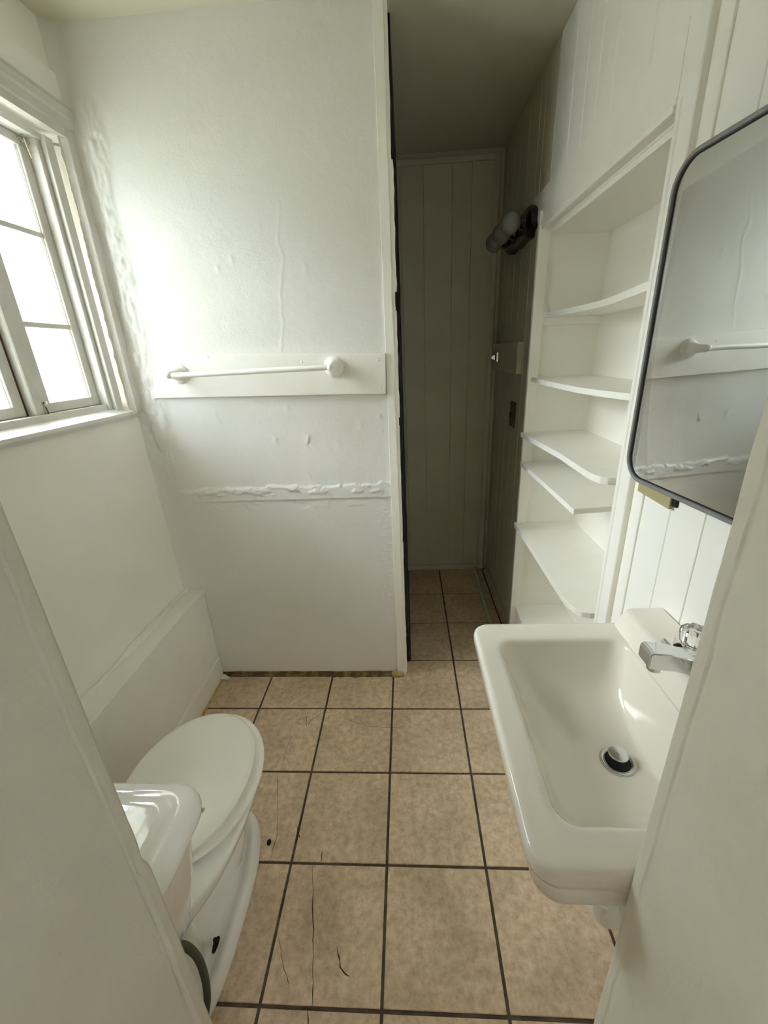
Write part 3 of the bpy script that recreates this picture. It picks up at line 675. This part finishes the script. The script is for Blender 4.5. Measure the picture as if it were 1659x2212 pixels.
# trap under the sink
obj('drain_pipe', tube(bmesh.new(), [(1.085, -.872, .785), (1.090, -.872, .68), (1.092, -.872, .50), (1.094, -.870, .40), (1.108, -.866, .345), (1.140, -.862, .335), (1.165, -.860, .36), (1.178, -.860, .41), (1.205, -.860, .44), (1.249, -.860, .445)],
    [.018, .018, .019, .030, .031, .031, .031, .030, .022, .018, .018], 20, 6), 'pvc', sk, True)
obj('slip_nut', lathe(bmesh.new(), [(0, .026), (.004, .032), (.03, .032), (.034, .028)], (1.0925, -.872, .425), (0, 0, 1), 10), 'pvc', sk)

# ------------------------------------------------------------------ mirror, leaning on the post
th = math.radians(6.2)
mr = thing('wall_mirror', 'rounded rectangular mirror with thin grey metal frame above the sink', 'mirror', (1.20, -.488, 1.20))
def mloc(u, d, zv):     # u along the mirror away from the post, d depth towards the room
    return Vector((1.1985, -.483, 0))+Vector((math.sin(th), -math.cos(th), 0))*u+Vector((-math.cos(th), -math.sin(th), 0))*d+Vector((0, 0, zv))
def mring(ins, d, r):
    u0, u1, z0, z1 = ins, .40-ins, 1.199+ins, 1.778-ins
    r = max(r-ins, .004); return [mloc(p[0], d, p[1]) for p in [(q[0], q[1]) for q in rr(u0, u1, z0, z1, r, 0, 10)]]
bm = bmesh.new(); A1 = [mring(0, -.010, .055), mring(0, .003, .055), mring(.002, .005, .055), mring(.0075, .005, .055), mring(.0085, .003, .055), mring(.0085, -.004, .055)]
loft(bm, A1, True, False); obj('frame', bm, 'frame', mr)
bm = loft(bmesh.new(), [mring(.0083, .0035, .055), mring(.0083, .0005, .055), mring(.011, .0004, .055)], False, False); obj('edge_shade', bm, 'lip_shade', mr, True)  # black ring paints the shadow line between frame and glass
bm = bmesh.new(); bm.faces.new([bm.verts.new(p) for p in mring(.0084, .0, .055)]); bmesh.ops.solidify(bm, geom=bm.faces[:], thickness=.0012)
obj('glass', bm, 'mirror', mr)
# beige cover plate under the mirror
ob = thing('outlet_cover', 'beige plastic outlet cover standing off the panelling just under the mirror', 'outlet', (XR, -.53, 1.2))
obj('plate', B(XR-.011, XR-.005, -.592, -.470, 1.158, 1.272, bev=.002, seg=2), 'beige', ob)
obj('gap_shade', B(XR-.006, XR+.001, -.604, -.498, 1.166, 1.26), 'brown', ob)  # black block paints the shaded gap behind the plate
obj('screw', lathe(bmesh.new(), [(0, .003), (.0015, .003), (.002, .001)], (XR-.011, -.55, 1.19), (-1, 0, 0), 10), 'dullchrome', ob)

# ------------------------------------------------------------------ globe lights
def globe_light(label, y0, y1, z0, z1, ng, grp=None):
    t_ = thing('globe_wall_light', label, 'lamp', (XR, (y0+y1)/2, (z0+z1)/2))
    bm = bmesh.new(); zc = (z0+z1)/2; n = 48; pts = []
    for i in range(n):     # scalloped black plate
        a = 2*math.pi*i/n; yy = math.copysign(abs(math.cos(a))**.5, math.cos(a)); zz_ = math.copysign(abs(math.sin(a))**.6, math.sin(a))
        sc = 1+.10*math.cos(yy*math.pi*ng)*abs(zz_)
        pts.append((((y0+y1)/2+yy*(y1-y0)/2), zc+zz_*(z1-z0)/2*sc*.95))
    loft(bm, [[(XR-.001, p[0], p[1]) for p in pts], [(XR-.028, p[0], p[1]) for p in pts], [(XR-.040, (y0+y1)/2+(p[0]-(y0+y1)/2)*.97, zc+(p[1]-zc)*.86) for p in pts],
              [(XR-.046, (y0+y1)/2+(p[0]-(y0+y1)/2)*.93, zc+(p[1]-zc)*.7) for p in pts]])
    obj('mounting_plate', bm, 'black', t_, True)
    for k in range(ng):
        yc = y0+(y1-y0)*(k+.5)/ng
        sck = obj('socket', lathe(bmesh.new(), [(0, .030), (.012, .028), (.020, .022)], (XR-.044, yc, zc), (-1, 0, 0), 20), 'black', t_, True)
        obj('bulb', lathe(bmesh.new(), [(.010, .013), (.018, .017), (.026, .030), (.038, .039), (.052, .0425), (.066, .040), (.080, .031), (.090, .017), (.093, .002)], (XR-.048, yc, zc), (-1, 0, 0), 24), 'bulb', sck, True)
    return t_
globe_light('black bar lamp with three frosted globe bulbs on the dark hall wall beyond the shelves', .515, 1.0, 1.893, 2.008, 3)
globe_light('black bar lamp high on the wall above the mirror', -1.075, -.612, 1.897, 2.012, 3)
bm = bmesh.new(); prism(bm, [(-.604, 1.885), (-.600, 1.868), (-.592, 1.846), (-.596, 1.842), (-.607, 1.858), (-.618, 1.872), (-.632, 1.889)], 'x', XR-.0012, XR-.0005)
obj('rust_stain', bm, 'stain', wr)

# ------------------------------------------------------------------ hall details
hb = obj('mounting_block', B(XR-.026, XR+.001, .655, 1.225, 1.362, 1.503, bev=.002), 'hall')
tag(hb, 'painted board on the right hall wall carrying a chrome towel bracket', 'board')
br = thing('chrome_bracket', 'small chrome towel-bar bracket sticking out of the board in the hall', 'bracket', (XR-.026, 1.09, 1.432))
bm = bmesh.new(); loft(bm, [[(XR-.026, 1.065, 1.408), (XR-.026, 1.115, 1.408), (XR-.026, 1.115, 1.458), (XR-.026, 1.065, 1.458)], [(XR-.034, 1.067, 1.41), (XR-.034, 1.113, 1.41), (XR-.034, 1.113, 1.456), (XR-.034, 1.067, 1.456)],
    [(XR-.040, 1.076, 1.418), (XR-.040, 1.104, 1.418), (XR-.040, 1.104, 1.448), (XR-.040, 1.076, 1.448)]]); obj('rosette', bm, 'chrome', br)
bm = bmesh.new(); loft(bm, [[(XR-.040, 1.078, 1.420), (XR-.040, 1.102, 1.420), (XR-.040, 1.102, 1.444), (XR-.040, 1.078, 1.444)], [(XR-.058, 1.082, 1.424), (XR-.058, 1.098, 1.424), (XR-.058, 1.098, 1.438), (XR-.058, 1.082, 1.438)],
    [(XR-.085, 1.080, 1.420), (XR-.085, 1.100, 1.420), (XR-.085, 1.100, 1.440), (XR-.085, 1.080, 1.440)]]); obj('arm', bm, 'chrome', br)
sw = thing('switch_plate', 'small dark brown switch plate on the right wall of the hall', 'switch', (XR, .76, 1.165))
obj('plate', B(XR-.008, XR+.001, .705, .80, 1.10, 1.225, bev=.002), 'switch', sw)
obj('toggle', B(XR-.022, XR-.006, .745, .757, 1.15, 1.172, bev=.002), 'switch', sw)
fp = obj('floor_pipe', tube(bmesh.new(), [(1.172, 1.243, .013), (1.163, .92, .013), (1.160, .60, .013), (1.162, .47, .013)], .0125, 14), 'pipe', None, True)
tag(fp, 'pale pipe lying on the floor tiles along the right side of the hall', 'pipe')
